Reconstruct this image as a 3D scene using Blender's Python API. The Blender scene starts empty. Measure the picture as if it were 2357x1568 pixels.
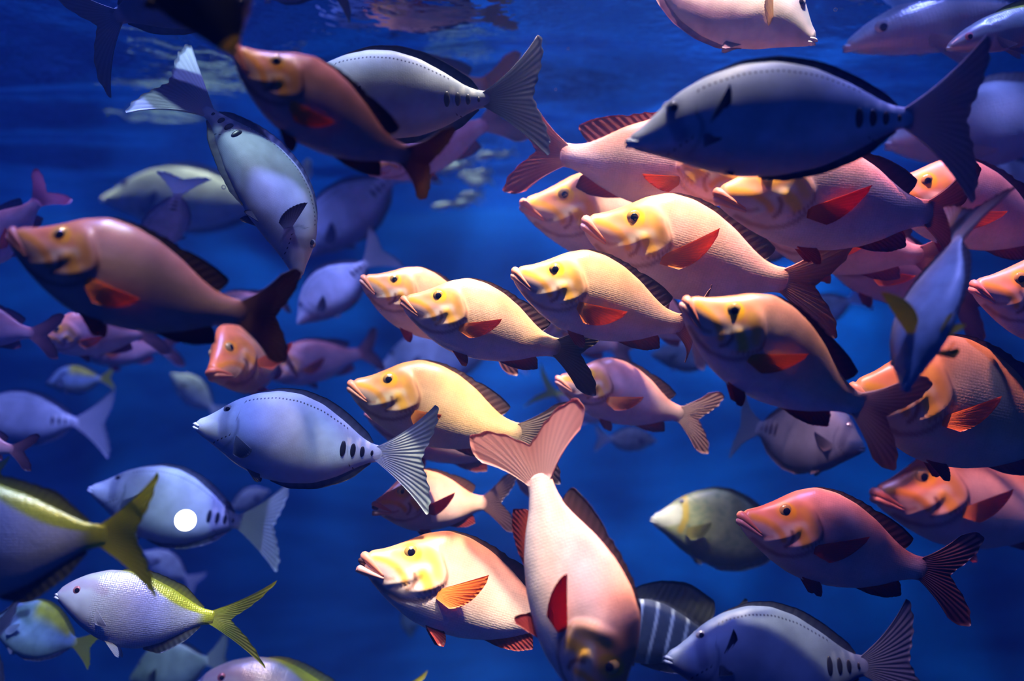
import bpy, math, random
import numpy as np
from mathutils import Vector, Matrix

random.seed(7)
SC = bpy.context.scene
COL = SC.collection

# ----------------------------------------------------------------------------
# camera, world, lamps, exposure
# ----------------------------------------------------------------------------
W, H = 2357.0, 1568.0
LENS = 35.0
F = W * LENS / 36.0
CAMZ = 1.60            # eye height
SURF = 2.27            # height of the water surface

cam = bpy.data.cameras.new('camera')
cam.lens = LENS; cam.sensor_width = 36.0; cam.sensor_fit = 'HORIZONTAL'
cam.clip_start = 0.02; cam.clip_end = 60
cam.dof.use_dof = True
cam.dof.focus_distance = 1.58
cam.dof.aperture_fstop = 1.5
camo = bpy.data.objects.new('camera', cam)
camo.location = (0, 0, CAMZ)
camo.rotation_euler = (math.pi / 2, 0, 0)
COL.objects.link(camo)
SC.camera = camo

SC.view_settings.view_transform = 'Standard'
SC.view_settings.look = 'None'
SC.view_settings.gamma = 1.0
SC.view_settings.use_curve_mapping = False
SC.view_settings.exposure = 0.15
SC.cycles.use_denoising = True
SC.cycles.max_bounces = 6
SC.cycles.diffuse_bounces = 2
SC.cycles.glossy_bounces = 3
SC.cycles.transparent_max_bounces = 8
SC.cycles.caustics_reflective = False
SC.cycles.caustics_refractive = False
SC.cycles.sample_clamp_indirect = 4.0
SC.cycles.use_adaptive_sampling = True
SC.cycles.adaptive_threshold = 0.15
SC.cycles.volume_bounces = 1
SC.cycles.use_light_tree = False

world = bpy.data.worlds.new('deep_water_glow')
SC.world = world
world.use_nodes = True
bg = world.node_tree.nodes['Background']
bg.inputs[0].default_value = (0.012, 0.075, 0.62, 1)   # blue light that open water scatters from every side
bg.inputs[1].default_value = 0.20


def caustic_nodes(light, scale, low, high, seed, sharp=1.0):
    """light broken up by the rippled water it falls through"""
    light.use_nodes = True
    nt = light.node_tree
    em = nt.nodes['Emission']
    tc = nt.nodes.new('ShaderNodeTexCoord')
    mp = nt.nodes.new('ShaderNodeMapping')
    mp.inputs['Location'].default_value = (seed, seed * .7, 0)
    mp.inputs['Scale'].default_value = (scale, scale, scale)
    nz = nt.nodes.new('ShaderNodeTexNoise')
    nz.inputs['Scale'].default_value = 1.0
    nz.inputs['Detail'].default_value = 1
    nz.inputs['Distortion'].default_value = .8
    mr = nt.nodes.new('ShaderNodeMapRange')
    mr.interpolation_type = 'SMOOTHSTEP'
    mr.inputs[1].default_value = .5 - .16 / sharp
    mr.inputs[2].default_value = .5 + .16 / sharp
    mr.inputs[3].default_value = low
    mr.inputs[4].default_value = high
    nt.links.new(tc.outputs['Normal'], mp.inputs[0])
    nt.links.new(mp.outputs[0], nz.inputs['Vector'])
    nt.links.new(nz.outputs[0], mr.inputs[0])
    nt.links.new(mr.outputs[0], em.inputs['Strength'])


def spot(name, loc, aim, power, color, angle, blend=.6, size=.06, caustic=None):
    d = bpy.data.lights.new(name, 'SPOT')
    d.energy = power; d.color = color
    d.spot_size = math.radians(angle); d.spot_blend = blend
    d.shadow_soft_size = size
    if caustic:
        caustic_nodes(d, *caustic)
    o = bpy.data.objects.new(name, d)
    o.location = loc
    o.rotation_euler = (Vector(aim) - Vector(loc)).to_track_quat('-Z', 'Y').to_euler()
    COL.objects.link(o)
    return o


# coloured lamps over the tank, plus added fills for dim places
spot('lamp_warm_centre', (0.45, 1.22, 4.3), (0.15, 1.66, 1.68), 2300, (1.0, .82, .62), 20, .8, .04, (18, .30, 1.25, 3.1))
spot('lamp_pink_right', (-0.25, 1.30, 4.3), (0.56, 1.62, 1.86), 1300, (1.0, .44, .64), 16, .8, .04, (18, .3, 1.2, 8.2))
spot('lamp_white_low', (0.12, 1.12, 4.3), (-0.04, 1.58, 1.3), 640, (1.0, .78, .66), 15, .8, .04, (20, .15, 1.3, 1.7))
spot('lamp_blue_left', (-0.70, 1.38, 4.3), (-0.60, 1.85, 1.6), 1050, (.20, .24, 1.0), 46, .8, .04, (17, .10, 1.3, 5.4))
spot('lamp_blue_right', (0.95, 1.35, 4.3), (0.75, 1.75, 1.5), 520, (.20, .24, 1.0), 46, .8, .04, (17, .10, 1.3, 9.4))
spot('lamp_pale_left', (-0.38, 1.15, 4.3), (-0.42, 1.64, 1.6), 430, (.50, .74, 1.0), 26, .9, .04, (19, .05, 1.3, 2.9))
spot('fill_warm_left', (-0.42, 0.72, 4.2), (-0.42, 1.20, 1.85), 210, (1.0, .78, .62), 21, .7, .04, (24, .0, 1.5, 7.7, 1.6))  # added fill that warms the black tang's lips and the near left snappers
spot('fill_pale_back', (-1.0, 2.9, 4.3), (-1.05, 3.4, 1.9), 420, (.85, .95, 1.0), 26, .8, .04, (16, .1, 1.3, 1.1))  # added fill for the far pale fish and its surface reflection
spot('fill_shoal', (-0.05, 2.7, 4.3), (-0.16, 3.1, 2.05), 300, (.75, .95, 1.0), 16, .6, .04, (16, .3, 1.2, 2.1))  # added fill, without it the far shoal stays dark
spot('lamp_back', (0.6, 3.4, 4.4), (0.85, 4.9, 2.0), 900, (.02, .36, 1.0), 70, 1.0, .1, (9, .35, 1.2, 4.4))
spot('fill_back_left', (-2.0, 3.4, 4.4), (-2.0, 4.9, 2.1), 300, (.03, .36, 1.0), 75, 1.0, .1, (9, .2, 1.3, 6.4))  # added fill to brighten the left wall and its reflection overhead

# ----------------------------------------------------------------------------
# helpers
# ----------------------------------------------------------------------------


def at(px, py, d):
    return Vector(((px - W / 2) / F * d, d, CAMZ - (py - H / 2) / F * d))


def new_mat(name):
    m = bpy.data.materials.new(name)
    m.use_nodes = True
    nt = m.node_tree
    return m, nt, nt.nodes['Principled BSDF'], nt.nodes['Material Output']


def fish_skin(name, rough=.38, metal=0.0, scale_size=62, bump=.25, mottle=.12, dots=False, spec=.5):
    m, nt, b, out = new_mat(name)
    L = nt.links.new
    N = nt.nodes.new
    at_c = N('ShaderNodeAttribute'); at_c.attribute_name = 'pigment'
    at_r = N('ShaderNodeAttribute'); at_r.attribute_name = 'rest'
    nz = N('ShaderNodeTexNoise'); nz.inputs['Scale'].default_value = 9; nz.inputs['Detail'].default_value = 2
    L(at_r.outputs['Vector'], nz.inputs['Vector'])
    mr = N('ShaderNodeMapRange')
    mr.inputs[1].default_value = .3; mr.inputs[2].default_value = .7
    mr.inputs[3].default_value = 1 - mottle; mr.inputs[4].default_value = 1 + mottle
    L(nz.outputs[0], mr.inputs[0])
    mul = N('ShaderNodeVectorMath'); mul.operation = 'SCALE'
    L(at_c.outputs['Color'], mul.inputs[0]); L(mr.outputs[0], mul.inputs['Scale'])
    col_out = mul.outputs[0]
    # scales
    mp = N('ShaderNodeMapping')
    mp.inputs['Scale'].default_value = (scale_size, .01, scale_size * 1.15)
    L(at_r.outputs['Vector'], mp.inputs[0])
    vo = N('ShaderNodeTexVoronoi'); vo.inputs['Scale'].default_value = 1
    vo.inputs['Randomness'].default_value = .35
    L(mp.outputs[0], vo.inputs['Vector'])
    sm = N('ShaderNodeMath'); sm.operation = 'MULTIPLY'
    L(vo.outputs['Distance'], sm.inputs[0]); L(at_c.outputs['Alpha'], sm.inputs[1])
    # rims of the scales a little darker
    rim = N('ShaderNodeMapRange')
    rim.inputs[1].default_value = .35; rim.inputs[2].default_value = .75
    rim.inputs[3].default_value = 1.0; rim.inputs[4].default_value = .88
    L(sm.outputs[0], rim.inputs[0])
    mul2 = N('ShaderNodeVectorMath'); mul2.operation = 'SCALE'
    L(col_out, mul2.inputs[0]); L(rim.outputs[0], mul2.inputs['Scale'])
    col_out = mul2.outputs[0]
    if dots:
        at_l = N('ShaderNodeAttribute'); at_l.attribute_name = 'latline'
        sp = N('ShaderNodeSeparateXYZ'); L(at_l.outputs['Vector'], sp.inputs[0])
        fr = N('ShaderNodeMath'); fr.operation = 'FRACT'; L(sp.outputs[0], fr.inputs[0])
        su = N('ShaderNodeMath'); su.operation = 'SUBTRACT'; L(fr.outputs[0], su.inputs[0]); su.inputs[1].default_value = .5
        cb = N('ShaderNodeCombineXYZ'); L(su.outputs[0], cb.inputs[0]); L(sp.outputs[1], cb.inputs[1])
        ln = N('ShaderNodeVectorMath'); ln.operation = 'LENGTH'; L(cb.outputs[0], ln.inputs[0])
        dr = N('ShaderNodeMapRange')
        dr.inputs[1].default_value = .17; dr.inputs[2].default_value = .30
        dr.inputs[3].default_value = .12; dr.inputs[4].default_value = 1
        L(ln.outputs['Value'], dr.inputs[0])
        m3 = N('ShaderNodeVectorMath'); m3.operation = 'SCALE'
        L(col_out, m3.inputs[0]); L(dr.outputs[0], m3.inputs['Scale'])
        col_out = m3.outputs[0]
    L(col_out, b.inputs['Base Color'])
    bp = N('ShaderNodeBump'); bp.inputs['Strength'].default_value = bump
    bp.inputs['Distance'].default_value = .002
    inv = N('ShaderNodeMath'); inv.operation = 'SUBTRACT'; inv.inputs[0].default_value = 1
    L(sm.outputs[0], inv.inputs[1]); L(inv.outputs[0], bp.inputs['Height'])
    L(bp.outputs[0], b.inputs['Normal'])
    b.inputs['Roughness'].default_value = rough
    b.inputs['Metallic'].default_value = metal
    b.inputs['Specular IOR Level'].default_value = spec
    return m


def fin_skin(name, rough=.45, trans=.5):
    m, nt, b, out = new_mat(name)
    L = nt.links.new
    N = nt.nodes.new
    at_c = N('ShaderNodeAttribute'); at_c.attribute_name = 'pigment'
    at_r = N('ShaderNodeAttribute'); at_r.attribute_name = 'rest'      # here: u along the root, v towards the edge
    sp = N('ShaderNodeSeparateXYZ'); L(at_r.outputs['Vector'], sp.inputs[0])
    wv = N('ShaderNodeMath'); wv.operation = 'SINE'
    ml = N('ShaderNodeMath'); ml.operation = 'MULTIPLY'; ml.inputs[1].default_value = 6.283
    L(sp.outputs[0], ml.inputs[0]); L(ml.outputs[0], wv.inputs[0])
    mr = N('ShaderNodeMapRange')
    mr.inputs[1].default_value = -1; mr.inputs[2].default_value = 1
    mr.inputs[3].default_value = .88; mr.inputs[4].default_value = 1.05
    L(wv.outputs[0], mr.inputs[0])
    mul = N('ShaderNodeVectorMath'); mul.operation = 'SCALE'
    L(at_c.outputs['Color'], mul.inputs[0]); L(mr.outputs[0], mul.inputs['Scale'])
    L(mul.outputs[0], b.inputs['Base Color'])
    b.inputs['Roughness'].default_value = rough
    bp = N('ShaderNodeBump'); bp.inputs['Strength'].default_value = .25; bp.inputs['Distance'].default_value = .001
    L(wv.outputs[0], bp.inputs['Height']); L(bp.outputs[0], b.inputs['Normal'])
    tr = N('ShaderNodeBsdfTranslucent'); L(mul.outputs[0], tr.inputs[0])
    mx = N('ShaderNodeMixShader'); mx.inputs[0].default_value = trans
    L(b.outputs[0], mx.inputs[1]); L(tr.outputs[0], mx.inputs[2]); L(mx.outputs[0], out.inputs[0])
    return m


def plain(name, col, rough=.4, metal=0, spec=.5):
    m, nt, b, out = new_mat(name)
    nz = nt.nodes.new('ShaderNodeTexNoise'); nz.inputs['Scale'].default_value = 60
    mr = nt.nodes.new('ShaderNodeMapRange')
    mr.inputs[3].default_value = .85; mr.inputs[4].default_value = 1.15
    nt.links.new(nz.outputs[0], mr.inputs[0])
    mul = nt.nodes.new('ShaderNodeVectorMath'); mul.operation = 'SCALE'
    mul.inputs[0].default_value = col
    nt.links.new(mr.outputs[0], mul.inputs['Scale'])
    nt.links.new(mul.outputs[0], b.inputs['Base Color'])
    b.inputs['Roughness'].default_value = rough; b.inputs['Metallic'].default_value = metal
    b.inputs['Specular IOR Level'].default_value = spec
    return m


M = dict(
    snapper=fish_skin('snapper_skin', .36, 0.0, 78, .13, .14, spec=.32),
    surgeon=fish_skin('surgeonfish_skin', .45, 0.0, 120, .10, .16, dots=True, spec=.22),
    silver=fish_skin('silver_skin', .30, .25, 70, .35, .08),
    plainfish=fish_skin('smooth_skin', .42, 0.0, 90, .15, .22, spec=.28),
    fin=fin_skin('fin_membrane'),
    pupil=plain('pupil_black', (.006, .006, .010), .08, 0, .8),
    plate=plain('plate_black', (.012, .014, .022), .35),
    lip=fish_skin('lip_skin', .5, 0, 40, 0, .1),
    mouth=plain('mouth_inside', (.05, .012, .012), .6),
    iris=fish_skin('iris_skin', .12, .35, 40, 0, .1, spec=.8),
)

# ----------------------------------------------------------------------------
# mesh plumbing
# ----------------------------------------------------------------------------


def make_mesh(name, co, faces, pig, rest, lat=None):
    """co Nx3, faces Mx4 (a triangle repeats its last index), pig Nx4, rest Nx3"""
    co = np.asarray(co, np.float32)
    me = bpy.data.meshes.new(name)
    fl = np.asarray(faces, np.int32)
    tri = fl[:, 2] == fl[:, 3]
    cnt = np.where(tri, 3, 4).astype(np.int32)
    loops = fl[np.stack([np.ones(len(fl), bool)] * 3 + [~tri], 1)]
    start = np.concatenate([[0], np.cumsum(cnt)[:-1]]).astype(np.int32)
    me.vertices.add(len(co)); me.vertices.foreach_set('co', co.ravel())
    me.loops.add(len(loops)); me.loops.foreach_set('vertex_index', loops.astype(np.int32))
    me.polygons.add(len(fl)); me.polygons.foreach_set('loop_start', start)
    me.polygons.foreach_set('use_smooth', np.ones(len(fl), bool))
    me.update(calc_edges=True)
    me.validate()
    if pig is not None:
        a = me.attributes.new('pigment', 'FLOAT_COLOR', 'POINT')
        a.data.foreach_set('color', np.ascontiguousarray(pig, np.float32).ravel())
        a = me.attributes.new('rest', 'FLOAT_VECTOR', 'POINT')
        a.data.foreach_set('vector', np.ascontiguousarray(rest, np.float32).ravel())
    if lat is not None:
        a = me.attributes.new('latline', 'FLOAT_VECTOR', 'POINT')
        a.data.foreach_set('vector', np.ascontiguousarray(lat, np.float32).ravel())
    return me


def grid_faces(nu, nv, off=0, wrap=False, flip=False):
    """nu rows, nv columns of vertices"""
    i = np.arange(nu - 1)[:, None]
    j = np.arange(nv if wrap else nv - 1)[None, :]
    j2 = (j + 1) % nv
    f = np.stack(np.broadcast_arrays(i * nv + j, i * nv + j2, (i + 1) * nv + j2, (i + 1) * nv + j), -1).reshape(-1, 4) + off
    return f[:, ::-1] if flip else f


def sstep(a, b, x):
    t = np.clip((x - a) / (b - a), 0, 1)
    return t * t * (3 - 2 * t)


def mixc(a, b, t):
    return a * (1 - t[:, None]) + b * t[:, None]


def C(*v):
    return np.array(v, float)[None, :]


def curve(pts, smooth=.02):
    x = np.array([p[0] for p in pts]); y = np.array([p[1] for p in pts])
    xs = np.linspace(0, 1, 401)
    ys = np.interp(xs, x, y)
    k = np.exp(-.5 * (np.arange(-24, 25) / (smooth * 400)) ** 2); k /= k.sum()
    pad = np.concatenate([2 * ys[0] - ys[1:25][::-1], ys, 2 * ys[-1] - ys[-25:-1][::-1]])
    ys = np.convolve(pad, k, 'valid')
    return lambda s: np.interp(s, xs, ys)


def seg_dist(x, z, pts):
    d = np.full(x.shape, 9.)
    for (ax, az), (bx, bz) in zip(pts[:-1], pts[1:]):
        vx, vz = bx - ax, bz - az
        t = np.clip(((x - ax) * vx + (z - az) * vz) / (vx * vx + vz * vz), 0, 1)
        d = np.minimum(d, np.hypot(x - ax - t * vx, z - az - t * vz))
    return d


# ----------------------------------------------------------------------------
# species
# ----------------------------------------------------------------------------
GILL = curve([(0, .19), (.15, .24), (.32, .34), (.45, .385), (.6, .375), (.75, .335), (.88, .30), (1, .27)], .03)


THROAT = [(.085, -.092), (.15, -.120), (.22, -.132), (.285, -.118), (.335, -.088), (.372, -.045)]


def snapper_col(s, z, zn, o):
    back = C(.70, .27, .21); flank = C(.76, .51, .48); belly = C(.70, .60, .63)
    warm = o.get('warm', 0.0)
    back = back * (1 - warm) + C(.72, .31, .11) * warm
    flank = flank * (1 - warm) + C(.76, .50, .31) * warm
    c = mixc(belly + 0 * s[:, None], flank, sstep(-.75, -.1, zn))
    c = mixc(c, back, sstep(.10, 1.0, zn) * .95)
    sg = GILL(np.clip((z + .16) / .38, 0, 1))
    head = 1 - sstep(-.015, .012, s - sg)
    soft = 1 - sstep(-.10, .08, s - sg)
    hc = mixc(C(.74, .54, .50) + 0 * s[:, None], C(.80, .31, .10), sstep(-.06, .10, z))
    c = mixc(c, hc, soft * .95)
    c = mixc(c, C(.84, .22, .09), (1 - sstep(.03, .22, s)) * sstep(-.03, .05, z) * .85)
    c = mixc(c, C(.78, .28, .13), sstep(.30, 1, zn) * (1 - sstep(.3, .66, s)) * .75)      # warm nape
    d = seg_dist(s, z, [(.165, -.050), (.205, -.012), (.245, .028), (.29, .055)])
    c = mixc(c, C(.82, .68, .54), (1 - sstep(.006, .040, d)) * .80 * head)               # pale cheek
    ylw = C(.86, .36, .015)
    d = seg_dist(s, z, [(.050, .018), (.10, .020), (.15, .008), (.195, -.020), (.215, -.048)])
    c = mixc(c, ylw, (1 - sstep(.004, .030, d)) * .85)
    e = np.hypot(s - .195, (z - .10))
    c = mixc(c, C(.88, .42, .01), (1 - sstep(.040, .058, e)) * (.55 + .45 * sstep(-.03, .03, z - .10 + (s - .195) * .6)))
    d = seg_dist(s, z, [(.275, .020), (.312, -.015), (.335, -.055)])
    c = mixc(c, C(.84, .43, .012), (1 - sstep(.010, .046, d)) * head * .88)
    d = seg_dist(s, z, [(.27, .125), (.32, .08), (.35, .03)])
    c = mixc(c, C(.84, .42, .06), (1 - sstep(.006, .040, d)) * head * .65)
    d = seg_dist(s, z, [(.240, .004), (.256, -.022), (.252, -.055), (.235, -.08)])
    c = mixc(c, C(.24, .08, .03), (1 - sstep(.003, .016, d)) * .8)
    d = seg_dist(s, z, [(.105, -.060), (.135, -.062), (.16, -.052)])
    c = mixc(c, C(.40, .15, .10), (1 - sstep(.002, .016, d)) * .65)
    d = seg_dist(s, z, THROAT)
    c = mixc(c, C(.22, .11, .10), (1 - sstep(.002, .018, d)) * .7)
    # dark rim behind the gill cover
    d = np.abs(s - sg - .008)
    c = mixc(c, C(.34, .13, .07), (1 - sstep(.002, .014, d)) * sstep(-.09, -.05, z) * (1 - sstep(.10, .16, z)) * .75)
    return c, sstep(-.005, .05, s - sg)


def surgeon_col(s, z, zn, o):
    base = C(.46, .52, .60)
    c = base + 0 * s[:, None]
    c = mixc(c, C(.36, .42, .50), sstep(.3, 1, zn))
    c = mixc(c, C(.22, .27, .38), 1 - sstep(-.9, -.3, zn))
    d = np.hypot((s - .09) / .07, (z + .005) / .05)
    c = mixc(c, C(.60, .68, .76), (1 - sstep(.6, 1.2, d)) * .8)       # pale cheek
    d = seg_dist(s, z, [(.155, .13), (.15, .06), (.165, -.01)])
    c = mixc(c, C(.20, .24, .36), (1 - sstep(.012, .04, d)) * .75)    # dark bar under the eye
    d = np.abs(s - (.235 - .5 * (z - .02) ** 2 * 8))
    c = mixc(c, C(.16, .20, .28), (1 - sstep(.003, .012, d)) * sstep(-.12, -.08, z) * (1 - sstep(.06, .1, z)) * .6)
    c = mixc(c, C(.74, .78, .80), sstep(.94, .99, s) * .8)
    for k, ss in enumerate((.795, .847, .895)):
        d = np.hypot((s - ss - .024) / .014, (z - .045) / .03)
        c = mixc(c, C(.80, .82, .80), (1 - sstep(.6, 1.1, d)) * .8)
    return c, np.full(s.shape, .6)


def yellow_col(s, z, zn, o):
    c = C(.62, .63, .70) + 0 * s[:, None]
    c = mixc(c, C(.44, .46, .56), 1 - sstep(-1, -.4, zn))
    line = .95 - .62 * sstep(.35, .95, s)
    c = mixc(c, C(.58, .62, .03), sstep(line - .08, line + .08, zn) * sstep(.28, .42, s))
    c = mixc(c, C(.62, .66, .03), sstep(.88, .96, s))
    d = seg_dist(s, z, [(.03, .05), (.1, .09), (.22, .10), (.3, .07)])
    c = mixc(c, C(.40, .26, .40), (1 - sstep(.015, .05, d)) * .5)
    d = seg_dist(s, z, [(.06, -.02), (.14, -.06)])
    c = mixc(c, C(.82, .84, .88), (1 - sstep(.01, .05, d)) * .7)
    return c, sstep(.22, .28, s)


def rabbit_col(s, z, zn, o):
    c = C(.30, .46, .62) + 0 * s[:, None]
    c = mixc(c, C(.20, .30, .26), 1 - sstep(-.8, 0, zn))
    c = mixc(c, C(.62, .60, .03), sstep(.1, .7, zn) * sstep(.4, .5, s) * (1 - sstep(.85, .92, s)))
    c = mixc(c, C(.03, .04, .08), (1 - sstep(.02, .05, seg_dist(s, z, [(.02, .02), (.12, .10), (.2, .2)]))))
    c = mixc(c, C(.03, .04, .08), (1 - sstep(.02, .05, seg_dist(s, z, [(.22, -.02), (.32, .1), (.38, .13)]))) * .8)
    return c, np.full(s.shape, .5)


def olive_col(s, z, zn, o):
    c = C(.42, .44, .20) + 0 * s[:, None]
    n = np.sin(s * 37 + 3 * np.sin(z * 41)) * np.sin(z * 53 + 2 * np.sin(s * 29))
    c = mixc(c, C(.30, .36, .16), sstep(.1, .7, n))
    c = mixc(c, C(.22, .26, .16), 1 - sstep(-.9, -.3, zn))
    d = seg_dist(s, z, [(0, -.01), (.16, .05)])
    c = mixc(c, C(.62, .62, .48), (1 - sstep(.05, .07, d)) * (1 - sstep(.18, .21, s)))
    d = seg_dist(s, z, [(.2, .16), (.22, .04), (.2, -.04)])
    c = mixc(c, C(.62, .42, .04), (1 - sstep(.012, .03, d)) * .9)
    return c, np.full(s.shape, .4)


def tang_col(s, z, zn, o):
    c = C(.07, .08, .075) + 0 * s[:, None]
    for k in range(7):
        x0 = .16 + k * .125 + .05 * np.sin(z * 5)
        c = mixc(c, C(.50, .52, .42), (1 - sstep(.008, .018, np.abs(s - x0))))
    return c, np.full(s.shape, .3)


def doctor_col(s, z, zn, o):
    c = C(.26, .33, .42) + 0 * s[:, None]
    c = mixc(c, C(.48, .50, .42), sstep(.0, .8, zn))
    c = mixc(c, C(.16, .24, .34), 1 - sstep(.2, .34, s))
    return c, np.full(s.shape, .3)


def white_col(s, z, zn, o):
    c = C(.66, .64, .62) + 0 * s[:, None]
    c = mixc(c, C(.34, .36, .42), sstep(.1, .9, zn))
    return c, np.full(s.shape, .2)


def black_col(s, z, zn, o):
    c = C(.012, .014, .020) + 0 * s[:, None]
    c = mixc(c, C(.95, .45, .02), (1 - sstep(.035, .05, s)))
    c = mixc(c, C(.30, .32, .30), (1 - sstep(.004, .016, np.abs(z - .035 - s * .62))) * sstep(.02, .06, s) * (1 - sstep(.2, .3, s)) * .8)
    return c, np.full(s.shape, .2)


def navy_col(s, z, zn, o):
    c = C(.03, .045, .10) + 0 * s[:, None]
    c = mixc(c, C(.20, .26, .40), sstep(.92, 1, s))
    return c, np.full(s.shape, .3)


def jack_col(s, z, zn, o):
    c = C(.62, .66, .68) + 0 * s[:, None]
    c = mixc(c, C(.32, .40, .46), sstep(.2, .9, zn))
    return c, np.full(s.shape, .9)


def dusky_col(s, z, zn, o):
    c = C(.30, .36, .36) + 0 * s[:, None]
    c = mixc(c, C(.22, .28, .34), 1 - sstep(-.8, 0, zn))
    return c, np.full(s.shape, .5)


SP = {}
SP['snapper'] = dict(
    top=[(0, .026), (.03, .052), (.07, .073), (.143, .136), (.23, .220), (.33, .276), (.45, .280), (.57, .252), (.69, .196), (.80, .120), (.87, .080), (.94, .062), (1, .066)],
    bot=[(0, -.040), (.02, -.058), (.05, -.084), (.12, -.126), (.2, -.167), (.3, -.205), (.4, -.222), (.55, -.212), (.68, -.182), (.78, -.140), (.86, -.094), (.94, -.064), (1, -.066)],
    wid=[(0, .030), (.05, .045), (.12, .064), (.2, .084), (.3, .100), (.45, .098), (.6, .076), (.75, .050), (.88, .028), (.96, .016), (1, .007)],
    col=snapper_col, skin='snapper', eye=(.195, .100, .035), iris=(.62, .36, .10), lips=True, gill=True,
    tail=dict(A=40, r0=.165, r1=.37, rnd=.85, c0=(.50, .24, .20), c1=(.14, .045, .045)),
    dorsal=dict(s0=.30, s1=.86, h=[(0, .003), (.1, .012), (.45, .020), (.6, .024), (.82, .042), (.95, .042), (1, .012)], sweep=1.9, c0=(.14, .06, .06), c1=(.04, .025, .035), spiny=.5),
    anal=dict(s0=.66, s1=.86, h=[(0, .0), (.15, .022), (.4, .038), (.75, .040), (1, .010)], sweep=2.2, c0=(.45, .07, .05), c1=(.16, .02, .03), spiny=.1),
    pect=dict(s=.385, z=-.045, L=.285, fan=40, up=14, out=20, c0=(.95, .36, .06), c1=(.94, .23, .05)),
    pelv=dict(s=.37, L=.14, fan=40, down=30, c0=(.46, .06, .05), c1=(.30, .03, .04)))
SP['surgeon'] = dict(
    top=[(0, .020), (.05, .047), (.1, .092), (.18, .166), (.28, .222), (.4, .258), (.52, .260), (.65, .224), (.78, .150), (.88, .080), (.95, .046), (1, .044)],
    bot=[(0, -.030), (.03, -.048), (.08, -.072), (.15, -.108), (.25, -.165), (.38, -.212), (.52, -.220), (.66, -.200), (.78, -.148), (.88, -.084), (.95, -.046), (1, -.044)],
    wid=[(0, .018), (.05, .030), (.12, .050), (.2, .070), (.32, .088), (.45, .088), (.6, .070), (.75, .044), (.88, .024), (.96, .015), (1, .007)],
    col=surgeon_col, skin='surgeon', eye=(.158, .108, .025), iris=(.30, .32, .36), lips=False, gill=False, snoutlips=True, plates=True,
    tail=dict(A=41, r0=.25, r1=.42, rnd=.15, c0=(.56, .60, .66), c1=(.34, .40, .48)),
    dorsal=dict(s0=.26, s1=.94, h=[(0, .004), (.15, .020), (.7, .034), (.92, .030), (1, .006)], sweep=.9, c0=(.14, .17, .24), c1=(.04, .05, .10), spiny=.08),
    anal=dict(s0=.44, s1=.94, h=[(0, .006), (.15, .026), (.8, .030), (1, .006)], sweep=.9, c0=(.10, .12, .20), c1=(.03, .04, .07), spiny=.1),
    pect=dict(s=.25, z=-.035, L=.19, fan=62, up=22, out=26, c0=(.26, .30, .38), c1=(.05, .07, .12)),
    pelv=dict(s=.31, L=.11, fan=26, c0=(.12, .15, .22), c1=(.05, .06, .1)))
SP['yellow'] = dict(
    top=[(0, .02), (.03, .06), (.08, .105), (.16, .158), (.28, .206), (.42, .222), (.56, .200), (.7, .152), (.82, .096), (.92, .050), (1, .042)],
    bot=[(0, -.02), (.04, -.055), (.1, -.10), (.2, -.170), (.32, -.225), (.45, -.255), (.57, -.250), (.7, -.200), (.82, -.120), (.92, -.056), (1, -.042)],
    wid=[(0, .024), (.05, .042), (.12, .064), (.25, .09), (.4, .096), (.55, .082), (.7, .058), (.85, .03), (1, .016)],
    col=yellow_col, skin='silver', eye=(.135, .045, .030), iris=(.55, .20, .22), lips=False, gill=False, snoutlips=True,
    tail=dict(A=40, r0=.15, r1=.50, rnd=.0, c0=(.64, .68, .03), c1=(.56, .60, .03)),
    dorsal=dict(s0=.36, s1=.92, h=[(0, .01), (.2, .03), (.7, .045), (1, .01)], sweep=.9, c0=(.45, .48, .04), c1=(.10, .11, .05), spiny=.2),
    anal=dict(s0=.6, s1=.92, h=[(0, .01), (.2, .05), (.7, .04), (1, .01)], sweep=.9, c0=(.20, .22, .22), c1=(.08, .1, .12), spiny=.1),
    pect=dict(s=.30, z=-.07, L=.15, fan=30, up=-40, out=22, c0=(.62, .62, .74), c1=(.60, .62, .80)),
    pelv=dict(s=.36, L=.17, fan=16, c0=(.70, .74, .80), c1=(.6, .65, .75)))


def variant(base, **kw):
    d = {k: (dict(v) if isinstance(v, dict) else v) for k, v in SP[base].items()}
    for k, v in kw.items():
        if isinstance(v, dict) and isinstance(d.get(k), dict):
            d[k].update(v)
        else:
            d[k] = v
    return d


SP['rabbit'] = variant('surgeon', col=rabbit_col, skin='plainfish', plates=False, tail=dict(A=36, r0=.18, r1=.32, c0=(.62, .60, .03), c1=(.52, .56, .04)),
                       dorsal=dict(c0=(.5, .5, .05), c1=(.3, .32, .05)), pect=dict(c0=(.4, .5, .6), c1=(.4, .5, .6)))
SP['olive'] = variant('surgeon', col=olive_col, skin='plainfish', plates=False, tail=dict(c0=(.4, .42, .2), c1=(.3, .32, .2)),
                      dorsal=dict(c0=(.3, .32, .12), c1=(.16, .18, .08)), anal=dict(c0=(.42, .46, .34), c1=(.4, .44, .36)),
                      eye=(.185, .135, .022), pect=dict(c0=(.5, .42, .08), c1=(.4, .4, .1)))
SP['tang'] = variant('surgeon', col=tang_col, skin='plainfish', plates=False,
                     dorsal=dict(s0=.18, s1=.95, h=[(0, .01), (.25, .11), (.7, .20), (.95, .20), (1, .12)], sweep=.6, c0=(.03, .035, .03), c1=(.02, .025, .02)),
                     anal=dict(h=[(0, .01), (.3, .07), (.8, .13), (1, .05)], c0=(.03, .03, .03), c1=(.02, .02, .02)),
                     pect=dict(c0=(.55, .5, .12), c1=(.4, .4, .12), out=40), tail=dict(c0=(.4, .4, .2), c1=(.1, .1, .1)))
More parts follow.
